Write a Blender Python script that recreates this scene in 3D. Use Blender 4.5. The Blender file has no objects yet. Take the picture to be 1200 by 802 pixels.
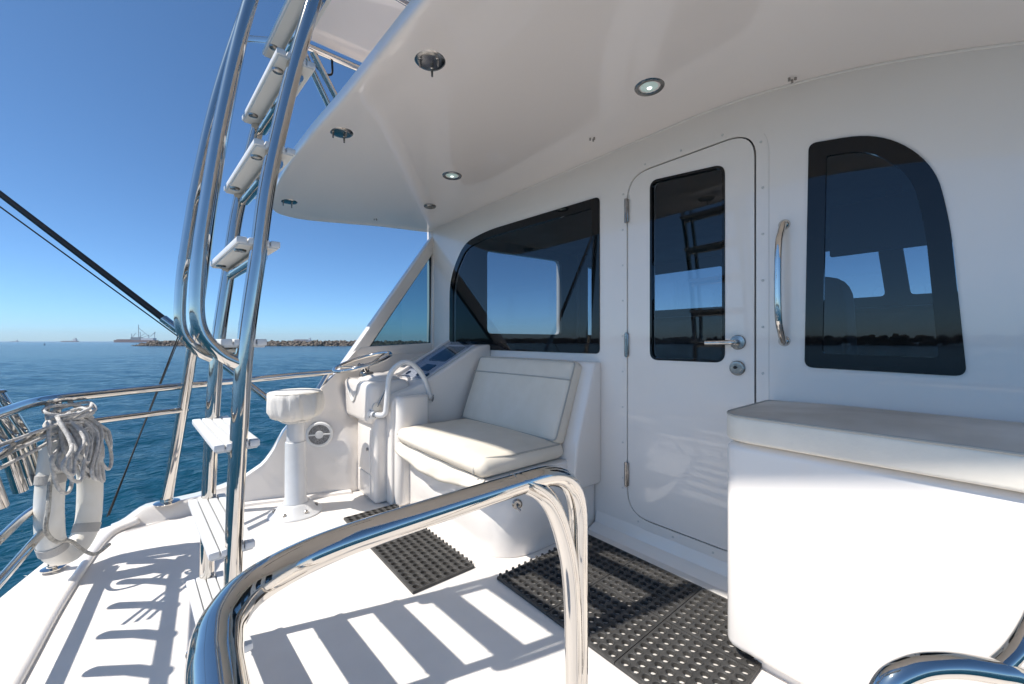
import bpy, bmesh, math, random
from mathutils import Vector, Matrix, noise
random.seed(7)
R = math.radians
S = bpy.context.scene
C = S.collection

# ------------------------------------------------------------------ camera, sky, sun, exposure
cam_d = bpy.data.cameras.new('camera'); cam = bpy.data.objects.new('camera', cam_d); C.objects.link(cam)
cam.location = (0, 0, 1.05); cam.rotation_euler = (R(90), 0, R(50))
cam_d.sensor_width = 36; cam_d.lens = 14.19; cam_d.shift_y = -1/1200
cam_d.clip_start = 0.02; cam_d.clip_end = 60000
S.camera = cam
SUN = Vector((-0.228, -0.70, 1.0)).normalized()           # towards the sun
W = bpy.data.worlds.new('World'); S.world = W; W.use_nodes = True
wn = W.node_tree; bg = wn.nodes['Background']
sky = wn.nodes.new('ShaderNodeTexSky'); sky.sky_type = 'NISHITA'; sky.sun_disc = False
sky.sun_elevation = math.asin(SUN.z); sky.sun_rotation = math.atan2(SUN.x, SUN.y)
sky.altitude = 0; sky.air_density = 0.55; sky.dust_density = 0.45; sky.ozone_density = 5.0
hs = wn.nodes.new('ShaderNodeMixRGB'); hs.blend_type = 'MULTIPLY'; hs.inputs[0].default_value = 1; hs.inputs[2].default_value = (.74, 1.0, 1.08, 1)
wn.links.new(sky.outputs[0], hs.inputs[1]); wn.links.new(hs.outputs[0], bg.inputs[0]); bg.inputs[1].default_value = 0.058
sl = bpy.data.lights.new('sun', 'SUN'); sl.energy = 2.0; sl.angle = R(0.53); sl.color = (1, .955, .89)
so = bpy.data.objects.new('sun', sl); C.objects.link(so)
so.rotation_euler = SUN.to_track_quat('Z', 'Y').to_euler()
S.view_settings.view_transform = 'Standard'; S.view_settings.look = 'None'
S.view_settings.gamma = 1; S.view_settings.use_curve_mapping = False
S.view_settings.exposure = 1.52

# ------------------------------------------------------------------ materials
def mat(name, col, rough=.4, metal=0, coat=0, nscale=0, namt=0, bump=0, bscale=60, spec=.5, col2=None, detail=4):
    m = bpy.data.materials.new(name); m.use_nodes = True
    n = m.node_tree.nodes; l = m.node_tree.links; p = n['Principled BSDF']
    p.inputs['Base Color'].default_value = (*col, 1); p.inputs['Roughness'].default_value = rough
    p.inputs['Metallic'].default_value = metal; p.inputs['Coat Weight'].default_value = coat
    p.inputs['Coat Roughness'].default_value = .015
    p.inputs['Specular IOR Level'].default_value = spec
    if nscale or bump:
        tc = n.new('ShaderNodeTexCoord')
    if nscale:
        t = n.new('ShaderNodeTexNoise'); t.inputs['Scale'].default_value = nscale; t.inputs['Detail'].default_value = detail
        t.inputs['Roughness'].default_value = .6
        l.new(tc.outputs['Object'], t.inputs['Vector'])
        r = n.new('ShaderNodeValToRGB'); r.color_ramp.elements[0].position = .35; r.color_ramp.elements[1].position = .68
        c2 = col2 or tuple(c*(1-namt) for c in col)
        r.color_ramp.elements[0].color = (*c2, 1); r.color_ramp.elements[1].color = (*col, 1)
        l.new(t.outputs['Fac'], r.inputs['Fac']); l.new(r.outputs['Color'], p.inputs['Base Color'])
        mr = n.new('ShaderNodeMapRange'); mr.inputs['To Min'].default_value = rough*1.35; mr.inputs['To Max'].default_value = rough*.8
        l.new(t.outputs['Fac'], mr.inputs['Value']); l.new(mr.outputs[0], p.inputs['Roughness'])
    if bump:
        t2 = n.new('ShaderNodeTexNoise'); t2.inputs['Scale'].default_value = bscale; t2.inputs['Detail'].default_value = 3
        l.new(tc.outputs['Object'], t2.inputs['Vector'])
        b = n.new('ShaderNodeBump'); b.inputs['Strength'].default_value = bump; b.inputs['Distance'].default_value = .01
        l.new(t2.outputs['Fac'], b.inputs['Height']); l.new(b.outputs[0], p.inputs['Normal'])
    return m
M = {}
M['gel'] = mat('gelcoat_white', (.85, .795, .735), .3, coat=.9, nscale=1.3, namt=.035, bump=.012, bscale=3)
M['deck'] = mat('deck_nonskid', (.84, .79, .735), .5, nscale=2.2, namt=.10, bump=.12, bscale=420)
M['soffit'] = mat('gelcoat_soffit', (.92, .84, .785), .3, coat=1, nscale=.9, namt=.02, bump=.007, bscale=2.5)
M['chrome'] = mat('polished_stainless', (.66, .625, .58), .05, metal=1, nscale=9, namt=.06, bump=.02, bscale=14)
M['dchrome'] = mat('dull_stainless', (.42, .40, .38), .2, metal=1, nscale=30, namt=.3)
M['vinyl'] = mat('cream_vinyl', (.80, .735, .635), .55, nscale=2.6, namt=.09, col2=(.70, .63, .52), bump=.16, bscale=15)
M['vinyl_grey'] = mat('grey_vinyl', (.66, .61, .54), .5, nscale=2.1, col2=(.40, .345, .28), bump=.08, bscale=90)
M['vinyl_edge'] = mat('cream_vinyl_boxing', (.82, .76, .66), .5, nscale=5, namt=.1, bump=.06, bscale=120)
M['pipe'] = mat('grey_piping', (.42, .40, .36), .6)
M['canvas'] = mat('canvas_cover', (.78, .74, .68), .8, nscale=9, namt=.06, bump=.15, bscale=200)
M['rubber'] = mat('black_rubber', (.065, .062, .058), .5, nscale=14, col2=(.04, .038, .036), bump=.15, bscale=120)
M['black'] = mat('black_frit', (.004, .004, .005), .03, spec=.4)
M['carbon'] = mat('carbon_pole', (.016, .015, .015), .3, nscale=40, namt=.5)
M['line'] = mat('black_line', (.012, .012, .012), .7)
M['white'] = mat('white_plastic', (.78, .78, .77), .35, nscale=6, namt=.05)
M['alu'] = mat('painted_aluminium', (.74, .74, .74), .3, metal=.25, nscale=12, namt=.08)
M['step'] = mat('white_step_plank', (.76, .76, .75), .42, nscale=14, namt=.06)
M['groove'] = mat('step_groove', (.62, .62, .60), .6)
M['rope'] = mat('grey_braided_rope', (.82, .79, .75), .85, nscale=60, col2=(.52, .50, .47), bump=.6, bscale=260)
M['rope_w'] = mat('pale_rope', (.66, .63, .57), .85, nscale=70, col2=(.35, .33, .29), bump=.6, bscale=260)
M['buoy'] = mat('lifebuoy_vinyl', (.88, .86, .81), .42, nscale=4, col2=(.80, .76, .68), bump=.05, bscale=12)
M['strap'] = mat('grey_webbing', (.52, .50, .47), .8, bump=.4, bscale=300)
M['gap'] = mat('dark_gasket', (.012, .012, .013), .6)
M['seal'] = mat('pale_sealant', (.62, .61, .58), .5)
M['int'] = mat('cabin_lining', (.07, .058, .048), .6, nscale=3, namt=.15)
M['wood'] = mat('cabin_teak', (.07, .036, .018), .35, nscale=7, namt=.4)
M['leather'] = mat('cabin_seat_leather', (.035, .032, .03), .5)
M['screen'] = mat('instrument_face', (.02, .022, .03), .25)
M['grille'] = mat('speaker_grille', (.36, .36, .36), .6, nscale=160, col2=(.12, .12, .12))
M['rock'] = mat('breakwater_rock', (.26, .205, .155), .9, nscale=.5, col2=(.03, .026, .022), detail=3)
M['hullred'] = mat('ship_red_hull', (.20, .11, .10), .6)
M['hulldark'] = mat('ship_dark_hull', (.10, .11, .15), .6)
M['shipwhite'] = mat('ship_superstructure', (.62, .64, .66), .6)
M['shipgrey'] = mat('ship_gear', (.20, .24, .27), .6)

def glass(name, tint, ior=1.5, rough=.0):
    m = bpy.data.materials.new(name); m.use_nodes = True
    n = m.node_tree.nodes; l = m.node_tree.links; n.remove(n['Principled BSDF'])
    tr = n.new('ShaderNodeBsdfTransparent'); tr.inputs[0].default_value = (*tint, 1)
    gl = n.new('ShaderNodeBsdfGlossy'); gl.inputs['Roughness'].default_value = rough; gl.inputs[0].default_value = (.95, .97, 1, 1)
    fr = n.new('ShaderNodeLayerWeight'); fr.inputs[0].default_value = .5
    pw = n.new('ShaderNodeMath'); pw.operation = 'POWER'; pw.inputs[1].default_value = 5; l.new(fr.outputs['Facing'], pw.inputs[0])
    f0 = ((ior-1)/(ior+1))**2; mr = n.new('ShaderNodeMapRange'); mr.inputs['To Min'].default_value = f0; mr.inputs['To Max'].default_value = 1
    l.new(pw.outputs[0], mr.inputs['Value'])
    mx = n.new('ShaderNodeMixShader'); l.new(mr.outputs[0], mx.inputs[0]); l.new(tr.outputs[0], mx.inputs[1]); l.new(gl.outputs[0], mx.inputs[2])
    l.new(mx.outputs[0], n['Material Output'].inputs[0]); return m
M['glass'] = glass('tinted_window_glass', (.42, .45, .48), 1.55)
M['glass_side'] = glass('tinted_side_glass', (.22, .34, .38), 1.5)
M['glass_clear'] = glass('clear_glass', (.72, .78, .82), 1.45)
M['acrylic'] = glass('smoked_acrylic', (.82, .83, .86), 1.25)
def lampmat():
    m = bpy.data.materials.new('lit_lamp_lens'); m.use_nodes = True
    p = m.node_tree.nodes['Principled BSDF']; p.inputs['Base Color'].default_value = (.50, .60, .56, 1); p.inputs['Roughness'].default_value = .15
    p.inputs['Emission Color'].default_value = (.75, 1, .93, 1); p.inputs['Emission Strength'].default_value = .07; return m
M['lens'] = lampmat()
def bulbmat():
    m = bpy.data.materials.new('lit_lamp_bulb'); m.use_nodes = True
    p = m.node_tree.nodes['Principled BSDF']; p.inputs['Emission Color'].default_value = (.9, 1, .97, 1); p.inputs['Emission Strength'].default_value = .5; return m
M['bulb'] = bulbmat()
def seamat():
    m = bpy.data.materials.new('sea_water'); m.use_nodes = True
    n = m.node_tree.nodes; l = m.node_tree.links; p = n['Principled BSDF']
    p.inputs['Base Color'].default_value = (.004, .050, .082, 1); p.inputs['Roughness'].default_value = .14; p.inputs['Specular IOR Level'].default_value = .24
    p.inputs['IOR'].default_value = 1.33
    tc = n.new('ShaderNodeTexCoord'); mp = n.new('ShaderNodeMapping'); mp.inputs['Scale'].default_value = (1, .55, 1); mp.inputs['Rotation'].default_value = (0, 0, R(25))
    l.new(tc.outputs['Object'], mp.inputs['Vector'])
    prev = None
    for sc, st, di in ((.35, .8, .35), (1.3, 1, .22), (3.2, 1, .11), (9, .9, .035)):
        t = n.new('ShaderNodeTexNoise'); t.inputs['Scale'].default_value = sc; t.inputs['Detail'].default_value = 3; t.inputs['Roughness'].default_value = .55
        l.new(mp.outputs[0], t.inputs['Vector'])
        b = n.new('ShaderNodeBump'); b.inputs['Strength'].default_value = st; b.inputs['Distance'].default_value = di
        l.new(t.outputs['Fac'], b.inputs['Height'])
        if prev: l.new(prev.outputs[0], b.inputs['Normal'])
        prev = b
    l.new(prev.outputs[0], p.inputs['Normal'])
    return m
M['sea'] = seamat()

# ------------------------------------------------------------------ helpers
def V(*a): return Vector(a)
def link(name, me, m, parent=None, smooth=True, loc=None, rot=None):
    o = bpy.data.objects.new(name, me); C.objects.link(o)
    if m is not None: me.materials.append(M[m] if isinstance(m, str) else m)
    if smooth == 'auto':
        for p in me.polygons: p.use_smooth = True
        me.set_sharp_from_angle(angle=R(38))
    elif smooth:
        for p in me.polygons: p.use_smooth = True
    if parent: o.parent = parent
    if loc: o.location = loc
    if rot: o.rotation_euler = rot
    return o
def obj(name, bm, m, parent=None, smooth='auto', loc=None, rot=None):
    bmesh.ops.recalc_face_normals(bm, faces=bm.faces)
    me = bpy.data.meshes.new(name); bm.to_mesh(me); bm.free()
    return link(name, me, m, parent, smooth, loc, rot)
def tag(o, label=None, cat=None, group=None, kind=None):
    if label: o['label'] = label
    if cat: o['category'] = cat
    if group: o['group'] = group
    if kind: o['kind'] = kind
    return o
def thing(name, label, cat, loc=(0, 0, 0), rz=0, group=None):
    o = bpy.data.objects.new(name, None); C.objects.link(o); o.location = loc; o.rotation_euler = (0, 0, rz)
    o.empty_display_size = .1
    return tag(o, label, cat, group)
def spline(pts, n=8, closed=False):
    P = [Vector(p) for p in pts]; out = []
    N = len(P); rng = range(N if closed else N-1)
    for i in rng:
        a = P[(i-1) % N] if (closed or i > 0) else P[0]*2-P[1]
        b = P[i]; c = P[(i+1) % N]
        d = P[(i+2) % N] if (closed or i+2 < N) else P[-1]*2-P[-2]
        for k in range(n):
            t = k/n
            out.append(.5*((2*b)+(c-a)*t+(2*a-5*b+4*c-d)*t*t+(3*b-a-3*c+d)*t**3))
    if not closed: out.append(P[-1])
    return out
def fillet(pts, r, n=7):
    P = [Vector(p) for p in pts]; out = [P[0]]
    rr = r if isinstance(r, (list, tuple)) else [r]*(len(P)-2)
    for i in range(1, len(P)-1):
        a, b, c = P[i-1], P[i], P[i+1]; k = min(rr[i-1], (a-b).length*.49 if i > 1 else (a-b).length*.95, (c-b).length*.49 if i < len(P)-2 else (c-b).length*.95)
        p0 = b+(a-b).normalized()*k; p1 = b+(c-b).normalized()*k
        for j in range(n+1):
            t = j/n; out.append(p0*(1-t)**2+b*2*t*(1-t)+p1*t*t)
    out.append(P[-1]); return out
def tube(bm, pts, r, seg=14, closed=False, caps=True, rfun=None):
    P = [Vector(p) for p in pts]; N = len(P); rings = []
    up = None
    for i in range(N):
        if closed: t = (P[(i+1) % N]-P[(i-1) % N])
        else: t = P[min(i+1, N-1)]-P[max(i-1, 0)]
        t.normalize()
        if up is None:
            up = t.orthogonal().normalized()
        up = (up-t*up.dot(t)).normalized(); s = t.cross(up)
        q = r if rfun is None else rfun(i/(N-1))
        rings.append([bm.verts.new(P[i]+(up*math.cos(2*math.pi*k/seg)+s*math.sin(2*math.pi*k/seg))*q) for k in range(seg)])
    for i in range(N if closed else N-1):
        a, b = rings[i], rings[(i+1) % N]
        off = 0
        if closed and i == N-1:
            off = min(range(seg), key=lambda o: (a[0].co-b[o].co).length)
        for k in range(seg):
            bm.faces.new((a[k], a[(k+1) % seg], b[(k+1+off) % seg], b[(k+off) % seg]))
    if caps and not closed:
        bm.faces.new(rings[0]); bm.faces.new(rings[-1][::-1])
    return bm
def tubeobj(name, pts, r, m, parent=None, seg=14, closed=False, rfun=None):
    return obj(name, tube(bmesh.new(), pts, r, seg, closed, True, rfun), m, parent)
def lathe(bm, prof, seg=28, cen=(0, 0, 0), axis=(0, 0, 1), wob=None):
    q = Vector(axis).to_track_quat('Z', 'Y'); c = Vector(cen); rings = []
    for j, (r, z) in enumerate(prof):
        if r < 1e-6: rings.append([bm.verts.new(c+q@Vector((0, 0, z)))])
        else:
            rings.append([bm.verts.new(c+q@Vector(((r+(wob(j, k) if wob else 0))*math.cos(2*math.pi*k/seg), (r+(wob(j, k) if wob else 0))*math.sin(2*math.pi*k/seg), z))) for k in range(seg)])
    for a, b in zip(rings, rings[1:]):
        if len(a) == 1 and len(b) == 1: continue
        if len(a) == 1:
            for k in range(seg): bm.faces.new((a[0], b[k], b[(k+1) % seg]))
        elif len(b) == 1:
            for k in range(seg): bm.faces.new((a[k], a[(k+1) % seg], b[0]))
        else:
            for k in range(seg): bm.faces.new((a[k], a[(k+1) % seg], b[(k+1) % seg], b[k]))
    return bm
def box(bm, x0, x1, y0, y1, z0, z1, bev=0, seg=3):
    b2 = bmesh.new(); bmesh.ops.create_cube(b2, size=1)
    for v in b2.verts: v.co = Vector(((x0+x1)/2+v.co.x*(x1-x0), (y0+y1)/2+v.co.y*(y1-y0), (z0+z1)/2+v.co.z*(z1-z0)))
    if bev: bmesh.ops.bevel(b2, geom=b2.edges[:], offset=bev, segments=seg, affect='EDGES', profile=.5)
    me = bpy.data.meshes.new('tmp'); b2.to_mesh(me); b2.free(); bm.from_mesh(me); bpy.data.meshes.remove(me); return bm
def prism(bm, poly, a0, a1, axis='x', bev=0, seg=3):
    """poly: list of 2-D points; axis: extrusion axis. x: (y,z)  y: (x,z)  z: (x,y)"""
    b2 = bmesh.new()
    f = {'x': lambda p, a: (a, p[0], p[1]), 'y': lambda p, a: (p[0], a, p[1]), 'z': lambda p, a: (p[0], p[1], a)}[axis]
    va = [b2.verts.new(f(p, a0)) for p in poly]; vb = [b2.verts.new(f(p, a1)) for p in poly]
    n = len(poly); b2.faces.new(va); b2.faces.new(vb[::-1])
    for i in range(n): b2.faces.new((va[i], va[(i+1) % n], vb[(i+1) % n], vb[i]))
    bmesh.ops.recalc_face_normals(b2, faces=b2.faces)
    if bev: bmesh.ops.bevel(b2, geom=[e for e in b2.edges if e.calc_face_angle(0) > R(24)], offset=bev, segments=seg, affect='EDGES', profile=.5)
    me = bpy.data.meshes.new('tmp'); b2.to_mesh(me); b2.free(); bm.from_mesh(me); bpy.data.meshes.remove(me); return bm
def rounded(poly, r, n=6):
    out = []; N = len(poly); rr = r if isinstance(r, (list, tuple)) else [r]*N
    for i in range(N):
        a = Vector(poly[i-1]); b = Vector(poly[i]); c = Vector(poly[(i+1) % N])
        k = min(rr[i], (a-b).length*.49, (c-b).length*.49)
        if k < 1e-5: out.append(tuple(b)); continue
        p0 = b+(a-b).normalized()*k; p1 = b+(c-b).normalized()*k
        for j in range(n+1):
            t = j/n; q = p0*(1-t)**2+b*2*t*(1-t)+p1*t*t; out.append((q.x, q.y))
    return out
def offset(poly, d):
    """offset a closed polygon (counter-clockwise: positive d shrinks)"""
    out = []; N = len(poly)
    for i in range(N):
        a = Vector(poly[i-1]); b = Vector(poly[i]); c = Vector(poly[(i+1) % N])
        t = ((b-a).normalized()+(c-b).normalized()); t.normalize(); nrm = Vector((-t.y, t.x)); out.append(tuple(b+nrm*d))
    return out
def inset(raw, d):
    out = []; N = len(raw)
    for i in range(N):
        a, b, c = Vector(raw[i-1]), Vector(raw[i]), Vector(raw[(i+1) % N])
        u = (b-a).normalized(); w = (c-b).normalized(); n1 = Vector((-u.y, u.x)); n2 = Vector((-w.y, w.x))
        m = (n1+n2); m = m/m.length_squared*2; out.append(tuple(b+m*d))
    return out
def holed(bm, outer, holes, y0, y1, pl='xz'):
    """plate with holes; loops in 2-D, extruded from y0 to y1"""
    mk = (lambda p, y: (p[0], y, p[1])) if pl == 'xz' else (lambda p, y: (y, p[0], p[1]))
    loops = [outer]+holes; lv = []
    for y in (y0, y1):
        vs = []; es = []
        for lp in loops:
            v = [bm.verts.new(mk(p, y)) for p in lp]; vs.append(v)
            for i in range(len(v)): es.append(bm.edges.new((v[i], v[(i+1) % len(v)])))
        bmesh.ops.triangle_fill(bm, use_beauty=True, use_dissolve=False, edges=es)
        lv.append(vs)
    for a, b in zip(lv[0], lv[1]):
        n = len(a)
        for i in range(n): bm.faces.new((a[i], a[(i+1) % n], b[(i+1) % n], b[i]))
    return bm
def ss(a, b, x):
    t = max(0, min(1, (x-a)/(b-a))); return t*t*(3-2*t)
def copy_tree(o, parent=None):
    c = o.copy(); C.objects.link(c)
    if parent: c.parent = parent
    for ch in o.children: copy_tree(ch, c)
    return c
def lerp(tab, x):
    for (a, b), (c, d) in zip(tab, tab[1:]):
        if x <= c: return b+(d-b)*max(0, (x-a))/(c-a)
    return tab[-1][1]

# ------------------------------------------------------------------ sea
SEA = -3.2
def make_sea():
    bm = bmesh.new(); rad = []; r = 3.0
    while r < 230: rad.append(r); r *= 1.0125
    while r < 24000: rad.append(r); r *= 1.25
    seg = 600; rings = []; nz = noise.noise
    for r in rad:
        fade = 1-ss(110, 225, r); ring = []
        for k in range(seg):
            a = 2*math.pi*k/seg; x, y = r*math.cos(a), r*math.sin(a); z = 0
            if fade > 0:
                p, q = x*.82+y*.57, -x*.57+y*.82         # wind axes
                z = fade*(.10*nz((p*.10+3, q*.22, 0))+.085*(1-2*abs(nz((p*.30, q*.62+9, 2))))+.05*(1-2*abs(nz((p*.75, q*1.35, 5))))+(.035*nz((p*1.9, q*3.1, 8)) if r < 80 else 0))
            ring.append(bm.verts.new((x, y, SEA+z)))
        rings.append(ring)
    c0 = bm.verts.new((0, 0, SEA))
    for k in range(seg): bm.faces.new((c0, rings[0][k], rings[0][(k+1) % seg]))
    for a, b in zip(rings, rings[1:]):
        for k in range(seg): bm.faces.new((a[k], a[(k+1) % seg], b[(k+1) % seg], b[k]))
    o = obj('sea', bm, 'sea', smooth=True); tag(o, kind='structure'); return o
make_sea()

# ------------------------------------------------------------------ deck and hull
DECK = [(-3.20, -.33), (-3.26, -.20), (-3.30, .1), (-3.42, .5), (-3.55, 1.0), (-3.60, 1.9), (-3.60, 2.0), (1.0, 2.0), (1.0, -.75), (-.6, -.72), (-1.8, -.64), (-2.6, -.545), (-3.05, -.43)]
def make_deck():
    bm = bmesh.new(); prism(bm, DECK, -.12, 0, 'z')
    d = obj('deck', bm, 'deck', smooth=False); tag(d, kind='structure')
    # raised rounded bead that runs inside the aft and port edges
    bm = bmesh.new()
    pts = spline([(.9, -.44, .004), (-.6, -.43, .004), (-1.4, -.405, .004), (-1.93, -.372, .004), (-2.35, -.35, .004), (-2.8, -.31, .004), (-3.02, -.275, .006), (-3.10, -.235, .012), (-3.13, -.15, .03)], 6)
    tube(bm, pts, .02, 12)
    obj('deck_bead', bm, 'gel', d, smooth=True)
    # toe rail on the port side: low coaming with sloping inner face, rising forward
    bm = bmesh.new(); rows = []
    for i in range(26):
        t = i/25; y = -.27+t*.72
        xb = lerp([(-.27, -3.09), (-.15, -3.12), (.1, -3.13), (.45, -3.06)], y)
        h = .012+.07*ss(-.27, -.12, y)+.035*ss(.1, .45, y)
        xo = lerp([(-.27, -3.215), (-.1, -3.265), (.1, -3.29), (.45, -3.39)], y)
        rows.append([bm.verts.new(p) for p in ((xb, y, 0), (xb-.012, y, h*.25), (xb-.03, y, h*.8), (xb-.048, y, h), (xo+.015, y, h), (xo-.01, y, h*.8), (xo-.015, y, -.13))])
    for a, b in zip(rows, rows[1:]):
        for k in range(6): bm.faces.new((a[k], a[k+1], b[k+1], b[k]))
    bm.faces.new(rows[0])
    tr = obj('toe_rail', bm, 'gel', smooth='auto'); tag(tr, kind='structure')
    h = thing('boat_hull', 'white boat hull side below the deck edge, down to the water', 'hull')
    bm = bmesh.new(); top = [(x, y) for x, y in DECK]; cx, cy = -1.6, .8
    lo = [(cx+(x-cx)*.93, cy+(y-cy)*.93) for x, y in DECK]
    a = [bm.verts.new((cx+(x-cx)*.985, cy+(y-cy)*.985, -.125)) for x, y in top]; b = [bm.verts.new((x, y, SEA-.4)) for x, y in lo]
    n = len(a)
    for i in range(n): bm.faces.new((a[i], a[(i+1) % n], b[(i+1) % n], b[i]))
    obj('side_shell', bm, 'gel', h, smooth=False)
make_deck()

# ------------------------------------------------------------------ roof overhang
def zc(x): return 2.085-.19*max(0, x+.95)**2-.012*max(0, -x-2.6)
EDGE = [(-3.43, 1.868), (-3.53, 1.42), (-3.645, 1.12), (-3.73, .87), (-3.735, .72), (-3.66, .61), (-3.45, .555), (-3.1, .525), (-2.7, .515), (-2.2, .53), (-1.8, .555), (-1.3, .575), (-.8, .595), (-.4, .63), (0, .74), (.3, .88), (.55, 1.15), (.68, 1.868)]
def make_overhang():
    root = thing('roof_overhang', 'white moulded roof overhang above the cabin door and helm', 'roof', (-1.6, 1.2, 2.1))
    bm = bmesh.new(); g = []
    out = spline([(x, y, 0) for x, y in EDGE], 9); N = len(out)
    for i, p in enumerate(out):
        q_ = Vector((-3.40+4.05*(i/(N-1)), 1.868, 0)); L = (q_-p).length; row = []
        for t in (0, .003, .007, .013, .02, .04, .07, .1, .14, .2, .3, .42, .55, .68, .8, .9, 1):
            v = p+(q_-p)*t; d = L*t
            z = zc(v.x)+.008*ss(.05, .16, d)
            if d < .02: z += .02*(1-math.sqrt(max(0, 1-(1-d/.02)**2)))
            row.append(bm.verts.new((v.x, v.y, z)))
        g.append(row)
    for a, b in zip(g, g[1:]):
        for j in range(len(a)-1): bm.faces.new((a[j], a[j+1], b[j+1], b[j]))
    edge = [r[0] for r in g]; cen = Vector((-1.6, 1.87, 0))
    up1 = [bm.verts.new(v.co+Vector((0, 0, .03))) for v in edge]; up2 = []
    for v in edge:
        d = (cen-v.co); d.z = 0; d.normalize(); up2.append(bm.verts.new(v.co+d*.03+Vector((0, 0, .055))))
    up3 = [bm.verts.new((-3.4+4.05*k/(N-1), 1.9, 2.25)) for k in range(N)]
    for k in range(N-1):
        for a, b in ((edge, up1), (up1, up2), (up2, up3)): bm.faces.new((a[k], a[k+1], b[k+1], b[k]))
    o = tubeobj('joint_bead', [(x/20, 1.849, zc(x/20)+.005) for x in range(-68, 12)],   .005, 'gel', root, 8); o.matrix_parent_inverse = Matrix.Translation((1.6, -1.2, -2.1))
    o = obj('soffit', bm, 'soffit', root, smooth='auto'); o.matrix_parent_inverse = Matrix.Translation((1.6, -1.2, -2.1))
make_overhang()
def down_mount(u, label):                       # round chrome base plate with screws, no lamp in it
    x, y = u; z = zc(x)+.006
    t = thing('soffit_mount', label, 'mount', (x, y, z), group='empty round mounts in the soffit')
    obj('plate', lathe(bmesh.new(), [(0, -.006), (.04, -.006), (.052, -.004), (.058, .002), (.058, .03)], 30), 'dchrome', t)
    for a in (.4, 2.4, 4.5):
        obj('screw', lathe(bmesh.new(), [(0, -.034), (.004, -.034), (.005, -.008), (.009, -.006)], 10, (.036*math.cos(a), .036*math.sin(a), 0)), 'dchrome', t)
    return t
down_mount((-1.345, .73), 'round chrome mount with dangling screws by the front lip of the overhang')
down_mount((-2.09, .64), 'round chrome mount in the overhang, beside the upper part of the ladder')
down_mount((-3.35, .655), 'round dark chrome mount at the outer corner of the overhang')
def down_light(x, y, r, label):
    t = thing('downlight', label, 'light', (x, y, zc(x)+.011), group='lit downlights in the soffit')
    obj('rim', lathe(bmesh.new(), [(r*.68, -.002), (r*.72, -.008), (r*.93, -.009), (r, -.003), (r, .03)], 36), 'dchrome', t)
    obj('reflector', lathe(bmesh.new(), [(r*.70, -.004), (r*.6, .015), (0, .022)], 30), 'chrome', t)
    le = obj('lens', lathe(bmesh.new(), [(0, -.009), (r*.35, -.008), (r*.6, -.003), (r*.66, .003)], 30), 'lens', t)
    obj('bulb', lathe(bmesh.new(), [(0, -.0115), (.009, -.0105), (.012, -.007)], 14), 'bulb', le)
down_light(-2.19, 1.345, .062, 'lit round downlight above the bench window')
down_light(-.905, 1.495, .060, 'lit round downlight above the cabin door')
t = thing('round_vent', 'small flat grey vent disc in the soffit above the helm', 'vent', (-2.78, 1.51, zc(-2.78)))
obj('disc', lathe(bmesh.new(), [(0, -.006), (.04, -.006), (.046, 0), (.046, .02)], 26), 'dchrome', t)
for (x, y, lab) in ((-1.33, 1.64, 'tiny screw stubs in the soffit between the two downlights'), (-.50, 1.80, 'tiny screw stubs in the soffit beside the door corner'), (-3.36, 1.30, 'tiny screw stubs in the soffit above the triangular side window')):
    t = thing('screw_stub', lab, 'screws', (x, y, zc(x)+.01))
    for dx, dy in ((0, 0), (.018, .01), (.004, .02)):
        obj('screw', lathe(bmesh.new(), [(0, -.014), (.0045, -.014), (.0045, .01)], 8, (dx, dy, 0)), 'dchrome', t)

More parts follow.
